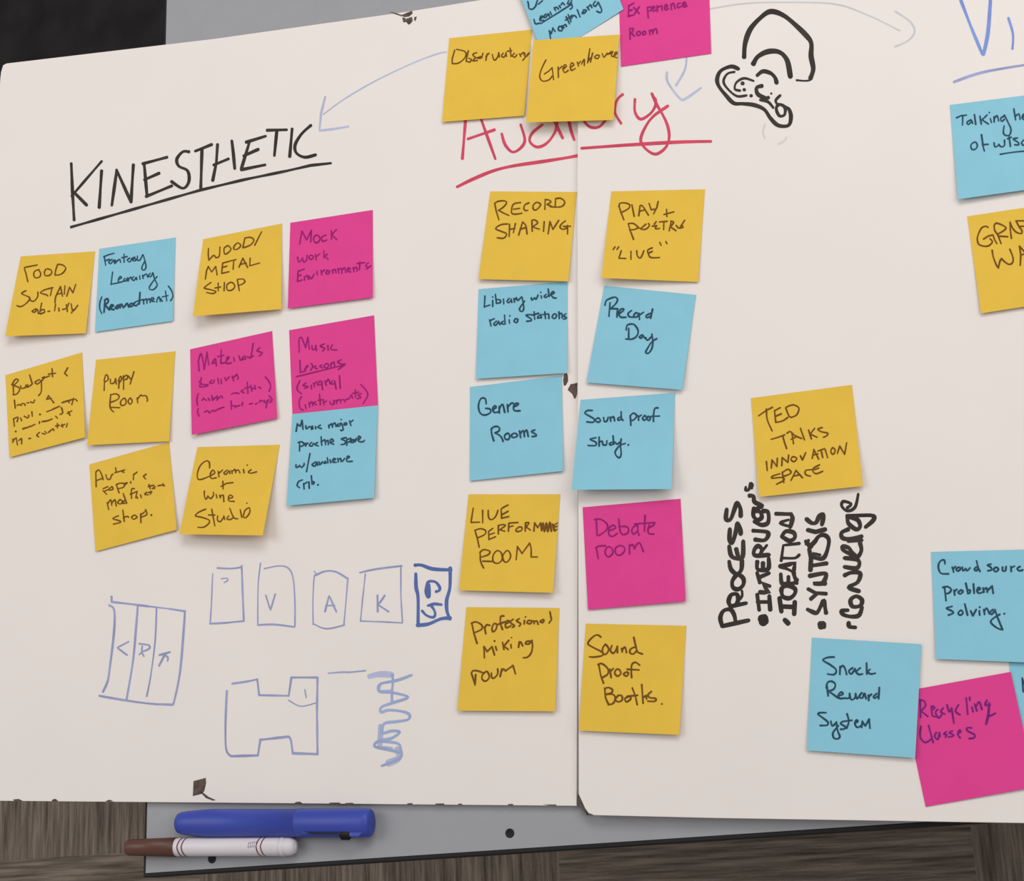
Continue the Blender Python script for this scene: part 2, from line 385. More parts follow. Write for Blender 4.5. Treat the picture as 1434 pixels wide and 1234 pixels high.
# PROCESS list, written sideways
def col(label, s, ox, w=6.0):
    drawn('bold_lettering', label, 'R', 'black', s, w, 5.609, ox, 680)
col('bold black word PROCESS reading upwards', '!325,1060 220,1083 120,1105;120,1105 105,1040 130,985 185,975 215,1020 225,1080;!305,925 185,950;185,950 170,910 190,860 235,855 245,900 225,940;[4]240,910 275,870 275,830;240,700 200,750 205,800 245,815 285,780 285,730 240,700;'
    '175,600 190,660 235,695 270,660 275,590;175,480 190,550 235,575 280,560 285,440;!230,500 245,560;180,345 178,430 200,450 230,350 240,295 262,340 265,380;155,190 150,265 185,265 215,190 237,135 262,180 265,240', 990)
col('bold black word INTERVIEWS with a bullet, reading upwards', '[11]430,1045 455,1065;[11]450,1040 440,1075;!395,860 410,975;!400,915 490,915;!490,870 497,975;!418,838 488,842 430,765 490,790;!395,690 415,760;!410,722 485,690;395,600 400,660 480,655 485,575;!440,610 440,655;'
    '485,545 380,550 370,510 400,475 430,500 420,545;[4]430,520 470,470;365,355 470,365 480,395 450,430 380,425;[6]375,285 430,310 480,290 480,210 440,200;370,180 365,240 400,270 430,250 420,210 390,200;335,80 365,85 375,130 435,160 400,178;[4.4]305,15 305,35 330,30 340,-15 355,-5 352,20', 990)
col('bold black word IDEATION with a bullet, reading upwards', '[8]615,1060 635,1080;!570,885 585,990;!580,950 690,955;!690,915 685,1010;585,830 600,875 650,885 690,850 690,810 640,790 595,800 585,830;580,700 590,770 640,770 690,765 705,740;!640,720 640,770;!575,635 690,610 680,690 705,765;[4.2]575,640 640,660 690,690;'
    '[4.4]!583,590 600,470 725,455;[4.2]600,570 690,570 725,545;590,400 620,360 680,370 690,410 650,435 605,412 590,400;!545,222 660,225;660,225 672,260 655,325;[4.2]660,325 575,295 640,270', 990)
col('bold black word SYNTESIS with a bullet, reading upwards', '[9]220,1090 240,1105;[9]238,1090 222,1108;120,975 150,990 190,1000 220,950 245,905 255,960 262,1000;!125,815 180,845 260,850;!190,850 145,890;135,710 250,690 262,715 230,770 160,770 255,770;!130,500 145,570 140,665;!150,630 265,612;105,440 140,480 150,470;'
    '140,475 175,440 205,400 250,390 285,430 265,530 230,575 150,560;[4]165,535 215,545;[4]!125,430 105,460;!120,350 180,365 255,345;[6]110,265 150,295 185,290 210,240 240,225 240,260 230,305', 1110)
col('bold black word CONVERGE with a bullet, reading upwards', '[6]440,1080 445,1108 490,1115;430,980 385,985 400,1015 460,1030 520,1020 545,960;500,870 455,900 470,950 530,945 545,900 500,870;410,705 460,685 530,690 510,760 440,800 520,830;410,640 500,650 525,610 500,580 410,570;480,550 400,510 395,480 440,490 470,530 510,560 540,510 530,455;'
    '435,345 385,370 390,410 440,420 540,400;!440,435 540,430;430,240 620,235 635,270 575,325;430,250 440,300 500,345 530,320 510,270 450,250;[4.4]430,175 460,145 400,125 385,160 430,200 490,170 515,70', 1110)
# small blue drawings at the lower left
Z6 = (2.6556, 120, 770)
drawn('box_drawing', 'lilac pen box with a small loop', 'L', 'lilac', '490,68 540,70 580,65;!580,60 584,170 588,265;!588,265 520,272 462,275;[1.8]!472,90 468,190 463,275;[1.6]505,108 525,106 528,114 515,122', 2.6, *Z6)
drawn('box_drawing', 'lilac pen box with a letter V', 'L', 'lilac', '[1.8]650,50 642,120 640,200 640,275;640,280 700,278 775,287;[2]665,70 720,60 755,70 772,110 778,200 778,285;[2.2]!670,170 687,225 705,165', 2.6, *Z6)
drawn('box_drawing', 'lilac pen box with a letter A', 'L', 'lilac', '[1.8]850,80 860,95 850,100 845,190 846,278;[2]846,275 895,294 962,280;[1.9]960,280 968,190 975,105;975,108 930,82 890,80 855,95;[2.4]!890,230 905,170 932,230;[2.2]!893,208 925,207', 2.6, *Z6)
drawn('box_drawing', 'lilac pen box with a letter K', 'L', 'lilac', '1020,85 1080,72 1175,60;[1.8]!1040,90 1030,180 1022,265;[2]!1022,265 1100,268 1178,272;[2]!1172,62 1172,170 1178,272;[2.8]!1085,170 1086,230;[2.6]!1112,170 1088,205 1126,230', 2.6, *Z6)
drawn('box_drawing', 'bold blue box with sideways letters GS', 'L', 'bold', '240,130 340,130 520,190 800,205;790,175 785,480 735,680 740,850 785,975;790,960 640,975 450,1055 275,1075;250,270 255,480 285,640 285,1080;[4]570,545 615,530 625,480 560,395 450,390 420,480;[8]440,450 436,540 445,610;[3.6]350,850 420,920 520,950 555,900 530,820 490,770;[4]445,765 540,740 650,750', 4.8, 11.22, 560, 780)
drawn('panel_drawing', 'lilac pen drawing of a three column panel', 'L', 'lilac', '[2.8]!262,40 264,95;!264,95 400,110 520,125 640,140;[2]!640,140 850,165;!850,165 1010,190;1008,190 1000,330 960,800 900,1100 880,1140;240,130 290,180 288,400 240,800 220,910 175,1010;140,1050 400,1095 660,1130 880,1140;530,130 510,380 480,700 415,1090;[2.2]720,160 705,500 660,850 620,1055;'
      '[2.4]!435,500 320,560 420,635;[2.4]545,520 640,535 645,570 580,600;[2]!575,545 568,610 545,630;[2]!570,610 592,648;[2.6]!750,635 855,605;[2.6]800,630 835,660 832,692;[2.8]!805,628 745,745', 2.9, 7.26, 120, 830)
drawn('building_drawing', 'lilac pen outline shaped like a letter H', 'L', 'lilac', '545,498 600,490 638,482;!638,482 645,540;!645,541 755,543;!755,543 765,475;!765,475 862,475;!862,475 860,600 862,760;[3.4]!862,760 770,757;[3]770,757 762,705 750,695;[3.4]!755,695 650,707;!650,705 640,765;[3.4]!640,765 540,768;540,768 522,740 520,640 525,525;[1.7]755,560 800,582 855,570;[1.5]815,520 820,550', 2.8, *Z6)
for q in '[8]125,255 220,235 330,240;[5]215,345 220,400 330,400;[8]230,740 220,900;[9]390,960 400,1040 300,1090;[5]200,935 330,950'.split(';'):
    drawn('coil_shading', 'faint wide blue shading of the coil', 'L', 'pale', q, 7, 6.86, 500, 910)
ink = Ink(lambda x, y: W(x, y, 0.00026))
ink.strokes('520,245 380,295 220,330 215,400 330,410 490,455 340,510 235,550 230,600 300,580 420,590 500,620 490,670 380,690 260,710 240,800 330,780 410,790 330,850 200,880 170,930 300,960 400,985;[3]335,240 345,300 335,400 335,510;[3.4]250,880 390,900 420,960 410,1040 240,1115;[2]-275,225 -150,215 -60,215 80,200', 3.6, 6.86, 500, 910)
tag(ink.build('coil_drawing', M['coil'], left, CL), 'blue zigzag drawing of a coil')

# ------------------------------------------------------------------ sticky notes
class Note:
    def __init__(s, q, top, lift, power=2.0):
        s.q = q; s.top = top; s.lift = lift; s.p = power
    def px(s, a, t):
        q = s.q
        return tuple((1 - t)*((1 - a)*q[0][i] + a*q[1][i]) + t*((1 - a)*q[3][i] + a*q[2][i]) for i in (0, 1))
    def h(s, a, t):
        tp_ = s.top[0]*(1 - a) + s.top[1]*a
        return tp_ + (s.lift[0]*(1 - a) + s.lift[1]*a)*max(0.0, t)**s.p
    def inv(s, x, y):
        a = t = 0.5
        for _ in range(8):
            p = s.px(a, t); e = 1e-3; pa = s.px(a + e, t); pt = s.px(a, t + e)
            j = ((pa[0] - p[0])/e, (pt[0] - p[0])/e, (pa[1] - p[1])/e, (pt[1] - p[1])/e)
            det = j[0]*j[3] - j[1]*j[2]; rx, ry = x - p[0], y - p[1]
            a += (j[3]*rx - j[1]*ry)/det; t += (j[0]*ry - j[2]*rx)/det
        return a, t
    def surf(s, x, y):
        a, t = s.inv(x, y)
        # a pen line stays on the paper
        a = min(max(a, 0.002), 0.998); t = min(max(t, 0.002), 0.998)
        p = s.px(a, t)
        return W(p[0], p[1], s.h(a, t) + 0.0002)

NOTE_GROUPS = {'yellow': 'yellow sticky notes on the boards', 'blue': 'blue sticky notes on the boards', 'pink': 'pink sticky notes on the boards'}
def note(colour, quad, lines, label, side='L', lift=(0, 0), top=None, w=1.9, ink=None, under=None, power=2.0, lean=0.0):
    base = (0.0 if side == 'L' else HR) + 0.0004
    if top is None: top = (base, base)
    # no note is perfectly flat: the unglued lower edge stands off a little
    lift = (lift[0] + 0.0013, lift[1] + 0.0013) if lift is not None else (0.0003, 0.0003)
    n = Note(quad, top, lift, power); na, nt_ = 8, 16
    v, f = [], []
    for lay in (0.00012, 0.0):
        for j in range(nt_ + 1):
            for i in range(na + 1):
                a, t = i/na, j/nt_; p = n.px(a, t)
                q = W(p[0], p[1], n.h(a, t)); q.z += lay - 0.00012; v.append(q)
    st = na + 1; K = st*(nt_ + 1)
    for j in range(nt_):
        for i in range(na):
            k = j*st + i
            f.append((k, k + st, k + st + 1, k + 1)); f.append((K + k, K + k + 1, K + k + st + 1, K + k + st))
    for i in range(na):
        f.append((i, i + 1, K + i + 1, K + i)); k = nt_*st + i; f.append((k + 1, k, K + k, K + k + 1))
    for j in range(nt_):
        k = j*st; f.append((k + st, k, K + k, K + k + st)); k = j*st + na; f.append((k, k + st, K + k + st, K + k))
    c = W(*n.px(0.5, 0.5), n.h(0.5, 0.5))
    o = obj('sticky_note', v, f, M[colour], None, c, smooth=False)
    tag(o, label, 'sticky note', NOTE_GROUPS[colour])
    im = M[ink] if ink else M[{'yellow': 'ink_y', 'blue': 'ink_b', 'pink': 'ink_p'}[colour]]
    k = Ink(n.surf)
    kz, ox, oy, st_ = PEN[lines]; k.strokes(st_, w, kz, ox, oy)
    if k.v: k.build('handwriting', im, o, c)
    if under:
        u = Ink(n.surf); u.strokes(under, w); u.build('underline', im, o, c)
    return o

# pen strokes of each note: zoom, left, top of the measured crop, strokes
PEN = {
 'food': (10.285, 0, 340, '!350,370 375,450 400,560;!355,355 430,340 535,320;560,385 500,410 485,460 510,505 570,490 585,440 555,390;660,380 640,420 650,470 710,470 745,430 730,390 680,375;!830,310 800,400 790,465;840,310 900,320 945,360 920,420 860,460 790,465;375,690 310,730 380,765 430,800 380,870 300,920 245,905;420,780 440,830 490,840 540,780 545,710;640,680 580,720 670,750 690,770;!630,680 760,645;!750,650 725,760;!790,860 800,780 870,630;!870,630 900,770;!835,740 890,725;!935,620 925,740;!960,770 1000,640;!1000,640 1050,720;!1050,720 1090,600;520,950 460,985 500,1000 540,960 550,1020;!600,870 570,1020;575,980 630,960 640,1000 580,1025;690,990 715,985;!800,880 785,980;!845,940 850,985;900,960 960,940 990,870;!955,890 970,990;1025,880 1050,980 1120,900;1060,960 1030,1010'),
 'fantasy': (11.217, 130, 340, '!180,225 200,350;!170,220 240,190 330,165;!195,280 260,260;300,260 250,300 280,330 330,270 340,325;!350,270 360,320;365,300 420,260 435,305;!490,180 490,305;!455,235 540,215;580,240 540,270 580,300 620,240 630,285;660,225 630,240 680,260 660,285 630,275;700,210 700,270 740,270 780,190;790,190 830,330 830,400 800,430 770,410 775,370 810,300;!310,460 285,655;285,650 400,630;400,580 450,550 430,530 400,570 410,620 470,610;500,560 480,600 520,595 530,555 540,600;!550,550 560,600;560,570 600,540;640,535 610,570 650,590 680,540 690,580;!735,520 740,570;!780,510 790,560;785,530 840,490 860,540;900,480 870,520 910,530 940,470;945,480 970,570 1010,660 960,730 900,735 890,690 950,600 1010,530;140,850 110,940 110,1040 140,1110;[2.6]190,910 175,1090;[2.6]185,900 230,880 240,930 190,975;[2.6]190,975 260,1055;[2.6]270,1020 320,990 290,975 265,1030 330,1050;[2.6]390,980 350,1020 390,1030 420,970;[2.4]430,1020 450,960 480,1020;[2.4]500,1000 540,950 560,1010;[2.4]600,950 570,990 610,1000 630,950;[2.4]670,930 640,970 680,990 710,960;[2.4]740,780 730,960;[2.2]690,920 790,890;[2.2]790,890 800,960;800,910 840,880 850,950;855,900 890,880 900,940;920,910 960,880 930,860 915,910 970,925;1005,930 1010,890 1040,850 1060,920;1070,880 1090,920;!1140,760 1160,910;!1090,850 1180,830;1185,680 1240,760 1255,850 1220,910'),
 'wood': (10.285, 270, 310, '225,390 222,480 230,560;230,560 300,490 330,525;330,525 380,500 390,370;500,350 450,390 460,470 510,450 550,400 510,350;650,310 600,350 590,400 640,400 690,350 650,310;!750,240 720,380;750,240 830,230 880,270 830,340 730,380;!990,150 890,345;!180,830 200,700 225,650;!225,650 270,730;!270,730 330,650;!330,650 350,770;!430,600 415,750;!430,600 510,580;!420,665 490,645;!415,750 520,725;!500,580 620,550;!590,560 580,690;!665,660 720,530;!720,530 790,665;!685,620 770,600;!825,530 820,640;820,640 960,600;260,880 180,940 170,965 260,985 330,1010 290,1040 200,1025;!365,890 365,1000;!320,960 400,945;!455,880 450,1000;540,880 490,920 500,990 560,990 605,940 580,890 540,880;!640,840 670,1000;645,835 720,830 750,870 700,910 655,920'),
 'mock': (10.285, 400, 300, '!200,430 235,240;!235,240 300,370;!300,370 370,230;!370,230 360,400;440,300 400,350 430,410 480,390 490,330 440,300;580,300 520,330 530,390 590,370;!660,240 660,360;!730,220 670,290;!670,300 735,365;170,620 190,690 240,640;240,630 260,690 300,660 310,590;360,590 335,630 370,650 400,610 360,590;!430,580 440,660;440,610 490,570;!550,530 550,630;!600,575 560,600;!560,600 610,650;!180,820 170,970;!180,820 270,790;!175,890 220,875;!170,970 240,945;!270,900 275,950;275,910 310,880 330,940;340,890 370,930 410,860;!450,820 455,870;!510,810 520,870;515,840 560,800;600,810 580,850 615,860 630,820 600,805;!670,800 680,850;675,820 710,790 725,845;!750,780 765,850;760,800 800,780 810,850;815,800 850,770 865,840;890,810 930,790 900,770 885,820 940,830;!970,770 985,830;980,790 1015,760 1030,820;!1070,690 1060,800;!1030,710 1140,695;1190,700 1150,740 1190,770 1160,790;1200,760 1230,740'),
 'budget': (7.96, 5, 490, '!105,360 110,490;90,390 130,330 165,340 110,400;120,400 180,430 150,490 105,500;190,400 200,430 240,420 250,390;270,390 260,420 310,390;!290,280 320,380;400,330 350,360 380,380 420,340;420,340 420,460 390,510;420,350 460,300 430,310;460,310 510,290;!540,210 545,300;!500,270 580,260;!715,200 680,260;680,260 710,290;!120,560 130,650;150,620 170,610 200,620;200,600 230,600 240,620;260,590 280,590;300,580 330,590 345,560;!500,510 480,550;480,550 530,540;!500,510 560,590;!110,770 120,850;110,770 160,750 150,800;190,760 200,790;230,740 270,760 280,730;!315,690 320,740;[2]405,720;480,690 560,660;[2.4]550,660 620,630;650,590 720,570 730,590;[2.4]670,580 780,550;780,540 760,610;800,550 820,570;!640,640 660,700;[2]135,910;[2.4]215,880 280,860 300,850;310,850 350,830;400,800 400,820;[2.2]430,800 490,790 540,770;!580,740 600,760;650,650 660,700 630,720;710,710 760,680;!720,690 740,730;!100,1000 130,990;120,990 100,1030;!140,980 155,1060;170,1010 200,990 200,1050;280,990 300,985;400,920 370,950 390,970;460,910 480,930;430,930 460,940;500,920 550,880 560,900;!600,820 600,870;580,850 620,840;650,830 660,860;640,850 680,830;710,820 700,860'),
 'puppy': (10.285, 120, 500, '!270,340 265,480;265,340 290,255 320,280 320,330 275,360;355,320 360,380 410,370 430,310;!430,310 440,390;!480,330 475,450;470,340 500,280 520,310 480,380;!545,270 545,465;550,290 590,260 600,310 550,330;!610,270 650,320;!695,210 640,390;360,540 350,720 400,790;360,545 430,530 480,560 460,610 370,650;!370,725 490,730;540,600 500,650 520,700 580,670 570,600 540,600;640,590 610,640 640,680 670,640 640,590;!740,590 750,660;745,610 790,550 810,560;820,560 870,560 890,620 880,640'),
 'auto': (10.285, 120, 630, '!150,530 145,320;145,320 190,290 230,360 250,430;!150,445 240,410;290,360 310,420 350,420 370,370;!370,370 390,350;!430,260 440,320;!420,330 560,290;520,310 550,325;250,590 300,640;250,560 320,530;260,600 330,570;340,560 380,530 390,570 340,580;!440,500 480,620;440,500 500,480 560,490 540,540 460,560;540,490 600,470 570,500;!645,460 650,480;!690,350 685,430;690,360 740,320;!870,350 830,380;830,380 860,420;!310,760 330,860;315,780 360,720 375,800;375,770 420,720 440,810;490,720 460,760 500,780 530,740 490,715;560,730 530,770 570,770;!540,630 590,770;700,560 660,570 660,700;!640,640 740,600;740,600 720,690;!740,680 745,700;!790,650 800,690;880,610 850,640 900,650;900,620 950,600 930,640;!910,500 930,560;!900,530 980,510;980,540 990,560;960,560 1000,530;1040,520 1080,510 1130,510;1110,490 1130,520;470,950 390,990 480,1020 500,1045 400,1070;!535,870 555,1030;540,980 590,960 620,970;700,940 660,970 690,1000 740,970 710,940;!790,920 795,1050;790,940 840,900 870,870;860,860 880,930 800,970;[2]945,940'),
 'mat': (9.492, 265, 470, '!130,470 120,330;125,320 160,240 200,450;!200,450 235,220;!235,220 260,390;340,310 300,370 350,360;!350,310 360,400;!425,190 420,370;!380,280 460,260;420,370 480,360;490,340 530,290 500,290 500,370 560,360;!590,290 600,340;!660,270 680,330;720,280 700,320 740,310;!740,270 750,310;770,280 800,290;!850,100 820,290;!800,300 850,270;940,160 900,200 970,230 930,270;!160,560 140,670;130,610 180,650 240,650;140,680 200,680 250,660;300,590 270,630 320,630 330,590;!380,570 390,640;!420,580 430,640;!470,560 490,600;490,590 530,550;!570,540 590,600;580,560 630,520;630,510 650,560 640,580;120,770 100,850 110,930;!170,860 190,830;190,840 230,860;250,830 270,860;!300,800 310,860;320,850 350,820;!370,800 370,860;!410,810 380,840;430,800 440,830;560,780 600,760 620,770;630,760 660,770;720,720 690,740 730,760;!770,620 780,770;!740,700 820,680;!820,660 830,740;830,710 860,700;870,660 880,710;920,680 950,700;1010,550 1060,610 1080,680 1060,740;120,970 110,1010 130,1070;200,1020 240,1000 270,1030;!270,1020 320,990;330,1010 380,980 460,950;!555,870 560,980;560,940 600,930 610,960;620,940 670,930;710,890 700,930;800,910 840,900;880,910 900,900;930,890 950,860 990,880;1000,860 1020,900 1060,850;!1040,860 1020,960;1060,800 1100,850 1070,890'),
 'lessons': (9.492, 400, 450, '!180,410 175,250;180,230 210,215 265,350;!265,350 295,210;!295,210 315,370;350,320 355,370 390,370 400,320;!400,320 410,390;510,300 460,330 520,360 490,395;!560,320 565,385;620,310 600,370 680,380;!190,520 195,680;!190,680 260,660;250,640 300,590 270,600 260,660;340,560 360,600 330,650;400,590 380,610 420,630;480,580 450,600 490,620;540,560 510,600 550,620 570,580 540,560;!600,560 600,610;600,580 640,540 650,600;740,510 690,540 750,570 790,570 700,640;190,790 150,880 170,930 210,960;270,820 230,850 300,870 250,890;!340,850 345,900;!370,820 385,870;375,840 410,800;460,790 420,840 470,840 480,800;!480,800 490,910;!520,790 540,850;545,800 570,770 590,830;620,790 600,830 650,830;!650,790 670,900;!715,720 725,890;210,1000 180,1060 190,1150 230,1180;!260,1110 270,1160;!310,1080 320,1140;315,1100 350,1070 360,1120;400,1070 370,1090 410,1110;!450,970 460,1110;!430,1050 500,1040;!500,1060 510,1110;505,1080 540,1060;590,1070 600,1100 640,1100 640,1050;!670,1050 680,1090;680,1060 720,1040 730,1080;730,1050 770,1040 790,1070;800,1040 840,1030;850,1020 870,980 890,1020;!925,910 930,1010;!890,960 970,940;1000,960 960,980 1000,1010 950,1030;1000,840 1070,920 1090,990 1030,1090'),
 'major': (10.285, 400, 575, '!150,300 170,190;!165,195 210,225;!210,225 235,140;!235,140 250,270;290,220 300,265 340,230;390,225 360,240 400,255 370,270;!430,230 435,260;500,210 460,240 515,260;!625,250 620,210;625,225 660,190 675,240;680,200 710,180 725,230;760,190 740,220 780,220 790,180;!810,190 830,270;830,270 810,290 790,280;850,180 840,210 880,200 870,175;!920,150 940,215;930,170 970,140;[1.6]800,130;!200,470 200,580;180,460 230,450 270,490 210,520;!290,470 290,510;290,490 320,470;370,460 340,500 380,510 400,470;460,460 420,490 470,510;!510,380 520,500;510,450 560,420;!565,420 575,490;575,450 600,430;!610,430 615,490;640,460 690,440 660,410 640,460 690,485;870,390 800,410 860,440 850,480 800,490;!880,410 880,500;880,420 940,400 930,440 890,460;970,420 930,450 970,460 990,420;1020,400 1000,450;1040,430 1080,390 1050,370 1050,440 1110,450 1135,430;150,780 150,820 200,800;200,790 230,820 265,780 265,760;!350,620 300,880;430,740 380,780 420,800 450,750;450,745 460,790;480,740 490,780 530,740;570,730 550,760 590,750;!600,680 610,750;!640,710 650,750;680,720 720,700 690,690 680,740 730,745;!750,690 760,740;755,710 790,690 800,735;850,690 820,730;880,700 920,670 890,660 880,730 960,730;240,1000 190,1020 165,1080 200,1110;!260,1050 265,1130;265,1060 310,1030;!335,1030 340,1120;!370,940 380,1060;380,1020 410,1030 400,1060;[2]465,1070'),
 'ceramic': (10.243, 250, 630, '445,260 440,180 390,160 310,230 270,340 280,420 340,420 440,380;460,370 520,330 490,290 455,350 470,410 540,400;!570,310 580,390;575,340 630,290;700,290 650,330 680,350 730,300 735,340;!760,300 770,340;770,310 810,280 820,330;825,300 860,290 880,330;!930,280 940,330;1040,285 1000,320 1040,335 1120,315;[1.5]985,220;!635,450 640,560;!610,525 690,480;690,480 780,470;370,590 370,650 390,710 420,670;420,660 460,700 500,650 500,610;!540,640 550,690;!590,650 600,690;600,670 640,650 650,745;720,700 780,680 750,650 720,670 720,730 800,740;390,850 300,890 240,945 340,970 440,1010 430,1060 360,1110 280,1110;!475,850 520,1090;!430,935 520,935;560,950 560,1010 600,1030 650,960;!650,950 660,1000;720,950 690,990 740,1000 790,970;735,840 790,970 850,990;!885,860 908,970;[1.5]980,765;950,870 930,960 970,970 1020,900 1015,830 960,860'),
 'obs': (11.03, 625, 50, '!130,220 90,360 90,430;90,430 180,425 270,360 305,290 280,240 160,210;!340,230 305,390;310,395 360,405 390,370 350,350;470,260 410,290 460,340 530,350;440,350 410,390 480,380;480,340 540,320;!565,270 550,340;!630,280 610,380;610,320 660,270;710,290 740,380 790,330 810,260;810,260 820,330;880,270 850,310 890,330 920,280;920,260 930,320;!985,190 1000,320;!940,240 1010,230;1050,270 1020,310 1060,330 1090,290;1130,280 1150,320;1140,300 1190,260 1220,280;1200,290 1230,320 1290,260;!1270,270 1180,380'),
 'creative': (10.243, 740, 0, '-10,20 0,60 10,120 60,130 110,80;!100,90 130,0;140,60 200,10;80,280 100,340 160,330;170,270 210,240 180,230 165,290 220,290;250,200 220,240 250,250 280,200;!290,200 300,230;!310,170 330,210;!370,110 390,150;375,130 400,100 430,130;!440,80 460,110;470,70 490,40 520,70;580,10 560,50 600,50 620,0;610,30 630,100 600,130;!320,570 300,440;!300,440 330,480;330,480 350,400;!350,400 380,450;440,380 430,430 480,440 480,390 440,380;!480,370 510,400;490,380 530,350 545,380;!540,240 590,340;!530,290 620,220;!570,210 610,310;600,280 650,220 690,250;!700,140 740,240;790,160 770,190 800,190 830,150 790,140;!840,100 870,140;850,110 890,70 910,110;960,20 930,60 960,90 1000,30;1000,30 1050,140 1030,180 980,160'),
 'green': (10.243, 740, 0, '250,860 200,960 165,1060 170,1130 220,1165 300,1140 340,1090;!230,1060 290,1020 340,970;!340,970 360,1140;!425,960 430,1110;430,1000 480,950;500,990 545,950 520,930 495,990 520,1040 570,1010;600,970 650,930 620,900 600,960 620,1010 670,980;!700,890 720,950;710,920 750,880;760,920 800,850 800,940;!880,700 850,900;!920,760 890,890;855,880 890,830;980,790 950,820 990,840 1020,800 980,790;1060,770 1080,820 1110,790 1130,760;1190,740 1150,770;!1130,780 1200,760;1210,740 1190,800 1230,810;1230,800 1280,760 1250,750 1230,810 1280,830'),
 'exper': (10.622, 865, 0, '!165,90 160,245;!160,88 240,45;!165,160 215,145;!160,240 225,225;!240,110 320,200;!320,100 245,215;!440,110 455,265;445,115 490,100 495,150 450,165;510,130 550,115 535,90 510,120 530,165 565,150;!585,85 590,165;588,110 630,90;!655,80 660,150;700,110 740,95 720,65 695,100 715,145 755,125;!790,60 800,140;795,80 830,45 850,125;930,45 890,60 895,110 945,95;975,75 1015,55 990,30 965,65 985,105 1030,85;!180,420 185,580;185,430 230,420 220,470 190,490;!200,490 250,535;320,465 285,480 290,520 325,520 340,490 320,465;400,465 370,480 375,515 405,510 420,485 400,465;!470,450 480,515;480,470 510,440 525,500;525,470 555,430 580,435 585,495'),
 'record': (11.03, 680, 265, '!140,220 165,340 205,470;140,215 200,185 290,180 325,210 270,280 200,325;!200,325 270,365 360,405;540,205 440,225 405,290 405,370 470,385 560,370;!430,310 525,295;670,210 610,240 590,300 620,330 650,325;780,205 735,250 740,310 790,315 850,240 820,210 780,205;!920,170 915,310;920,160 970,165 1010,195 950,235;!950,235 1020,265;!1080,150 1075,270;1085,145 1160,140 1220,190 1200,250 1130,275 1000,270;340,535 230,550 155,610 240,650 325,690 280,755 180,750;!370,540 365,730;!365,620 450,605;!460,530 430,670;!510,710 570,510;570,505 620,560 640,690;!530,620 630,590;!715,490 720,650;715,480 760,475 805,520 730,575;!730,575 770,600 830,615;!905,500 895,650;!965,690 995,500;!995,500 1040,620;!1040,620 1130,480;1230,490 1170,540 1150,590 1200,620 1260,590;!1200,575 1310,570;!1265,560 1265,690'),
 'play': (11.03, 850, 265, '!190,270 220,370 260,470;185,270 200,220 270,210 350,240 330,300 230,355;!385,240 420,420;!490,410 510,260;510,255 550,260 640,400;!500,340 590,320;!650,220 680,310;680,315 740,310;!790,190 770,280 720,380;!920,310 925,420;!880,390 1030,350;!330,540 360,640 410,775;330,530 410,530 490,590;490,590 430,620 350,630;470,580 540,620 610,610 655,560 640,530;530,600 600,540;!760,500 730,540;!700,570 770,565;760,560 750,610 810,605;!810,505 930,495;!880,500 875,620;!990,510 960,640;985,490 1030,510 980,580;!980,580 1065,640;!1070,560 1100,600;!1200,480 1120,600;1160,560 1170,590 1120,600;!125,890 95,930;!180,890 155,930;!220,950 185,1060;185,1065 290,1070;!370,960 370,1080;460,950 470,1030 520,1060 570,950;700,905 630,940 640,1000 680,1055 810,1055;!645,985 700,960;!815,820 835,865;!910,810 925,840'),
 'lib': (10.622, 665, 400, '!150,155 140,320;!140,315 220,290;!265,220 265,310;[1.6]265,170;!305,130 320,260;320,210 370,210 380,250 320,265;!425,200 430,270;510,190 480,230 500,255 540,220;540,200 550,250;!580,190 590,245;585,215 620,180;620,190 640,220 690,170;700,170 720,260 725,350 700,385 670,370 670,330 740,230;840,180 850,215 890,180;890,180 910,205 940,140;!985,150 990,185;[1.6]980,100;1060,130 1030,160 1060,175 1090,150;!1090,50 1105,160;1130,140 1180,110 1160,90 1130,130 1170,180 1210,185;!220,510 240,600;230,520 290,490;320,530 280,570 310,590 350,540;350,530 370,580;420,530 390,560 430,575;!440,440 450,570;!510,510 515,560;[1.6]520,450;600,500 580,530 620,550 640,500 600,490;840,430 760,440 830,490 840,520 770,530;!880,390 890,500;!850,440 950,410;960,440 930,480 980,480;980,430 990,480;!1040,390 1050,490;!1010,430 1090,420;!1100,430 1100,490;1180,420 1150,470 1190,490 1215,440 1180,420;!1250,390 1255,490;1255,430 1290,410 1300,480;1350,420 1320,450 1365,480 1320,500'),
 'recday': (12.99, 835, 405, '160,290 180,210 260,165 340,145 385,180 370,240 320,300 260,355;!250,250 230,490;!260,355 390,355;390,360 380,440 375,510;390,460 480,400 500,360 440,370 410,450 450,510 540,510;640,390 580,440 600,500 680,510;720,430 680,480 720,510 770,470 740,430 720,430;!780,440 785,550;785,470 860,420;980,440 910,480 920,520 990,490;!1025,360 990,530;545,740 560,660 620,635 690,640;690,640 750,720 760,800 720,870 640,910 540,905;!590,710 590,900;830,830 780,870 820,890 850,850;!850,840 890,900;900,880 930,930 1000,870;1010,820 1030,960 1010,1080 950,1165 900,1150 930,1080 1010,960 1100,900'),
 'genre': (13.036, 660, 550, '270,200 260,120 210,95 160,130 130,240 150,350 200,400 270,405 350,360 340,300 260,285;390,310 450,270 430,235 390,290 420,360 490,350;!510,250 510,370;515,290 570,210 610,360;!660,220 670,350;665,270 720,200 760,190;770,260 850,220 850,190 790,210 770,290 800,330 890,330;370,650 370,740 410,880;360,670 400,630 470,615 515,650 500,700 430,735;440,735 540,800 580,890;670,740 610,780 620,845 680,850 700,790 670,740;780,740 730,780 770,820 840,790 820,750 780,740;!880,700 900,820;900,740 950,690 970,800;970,730 1010,680 1040,800;1160,680 1100,710 1180,760 1180,790 1110,800'),
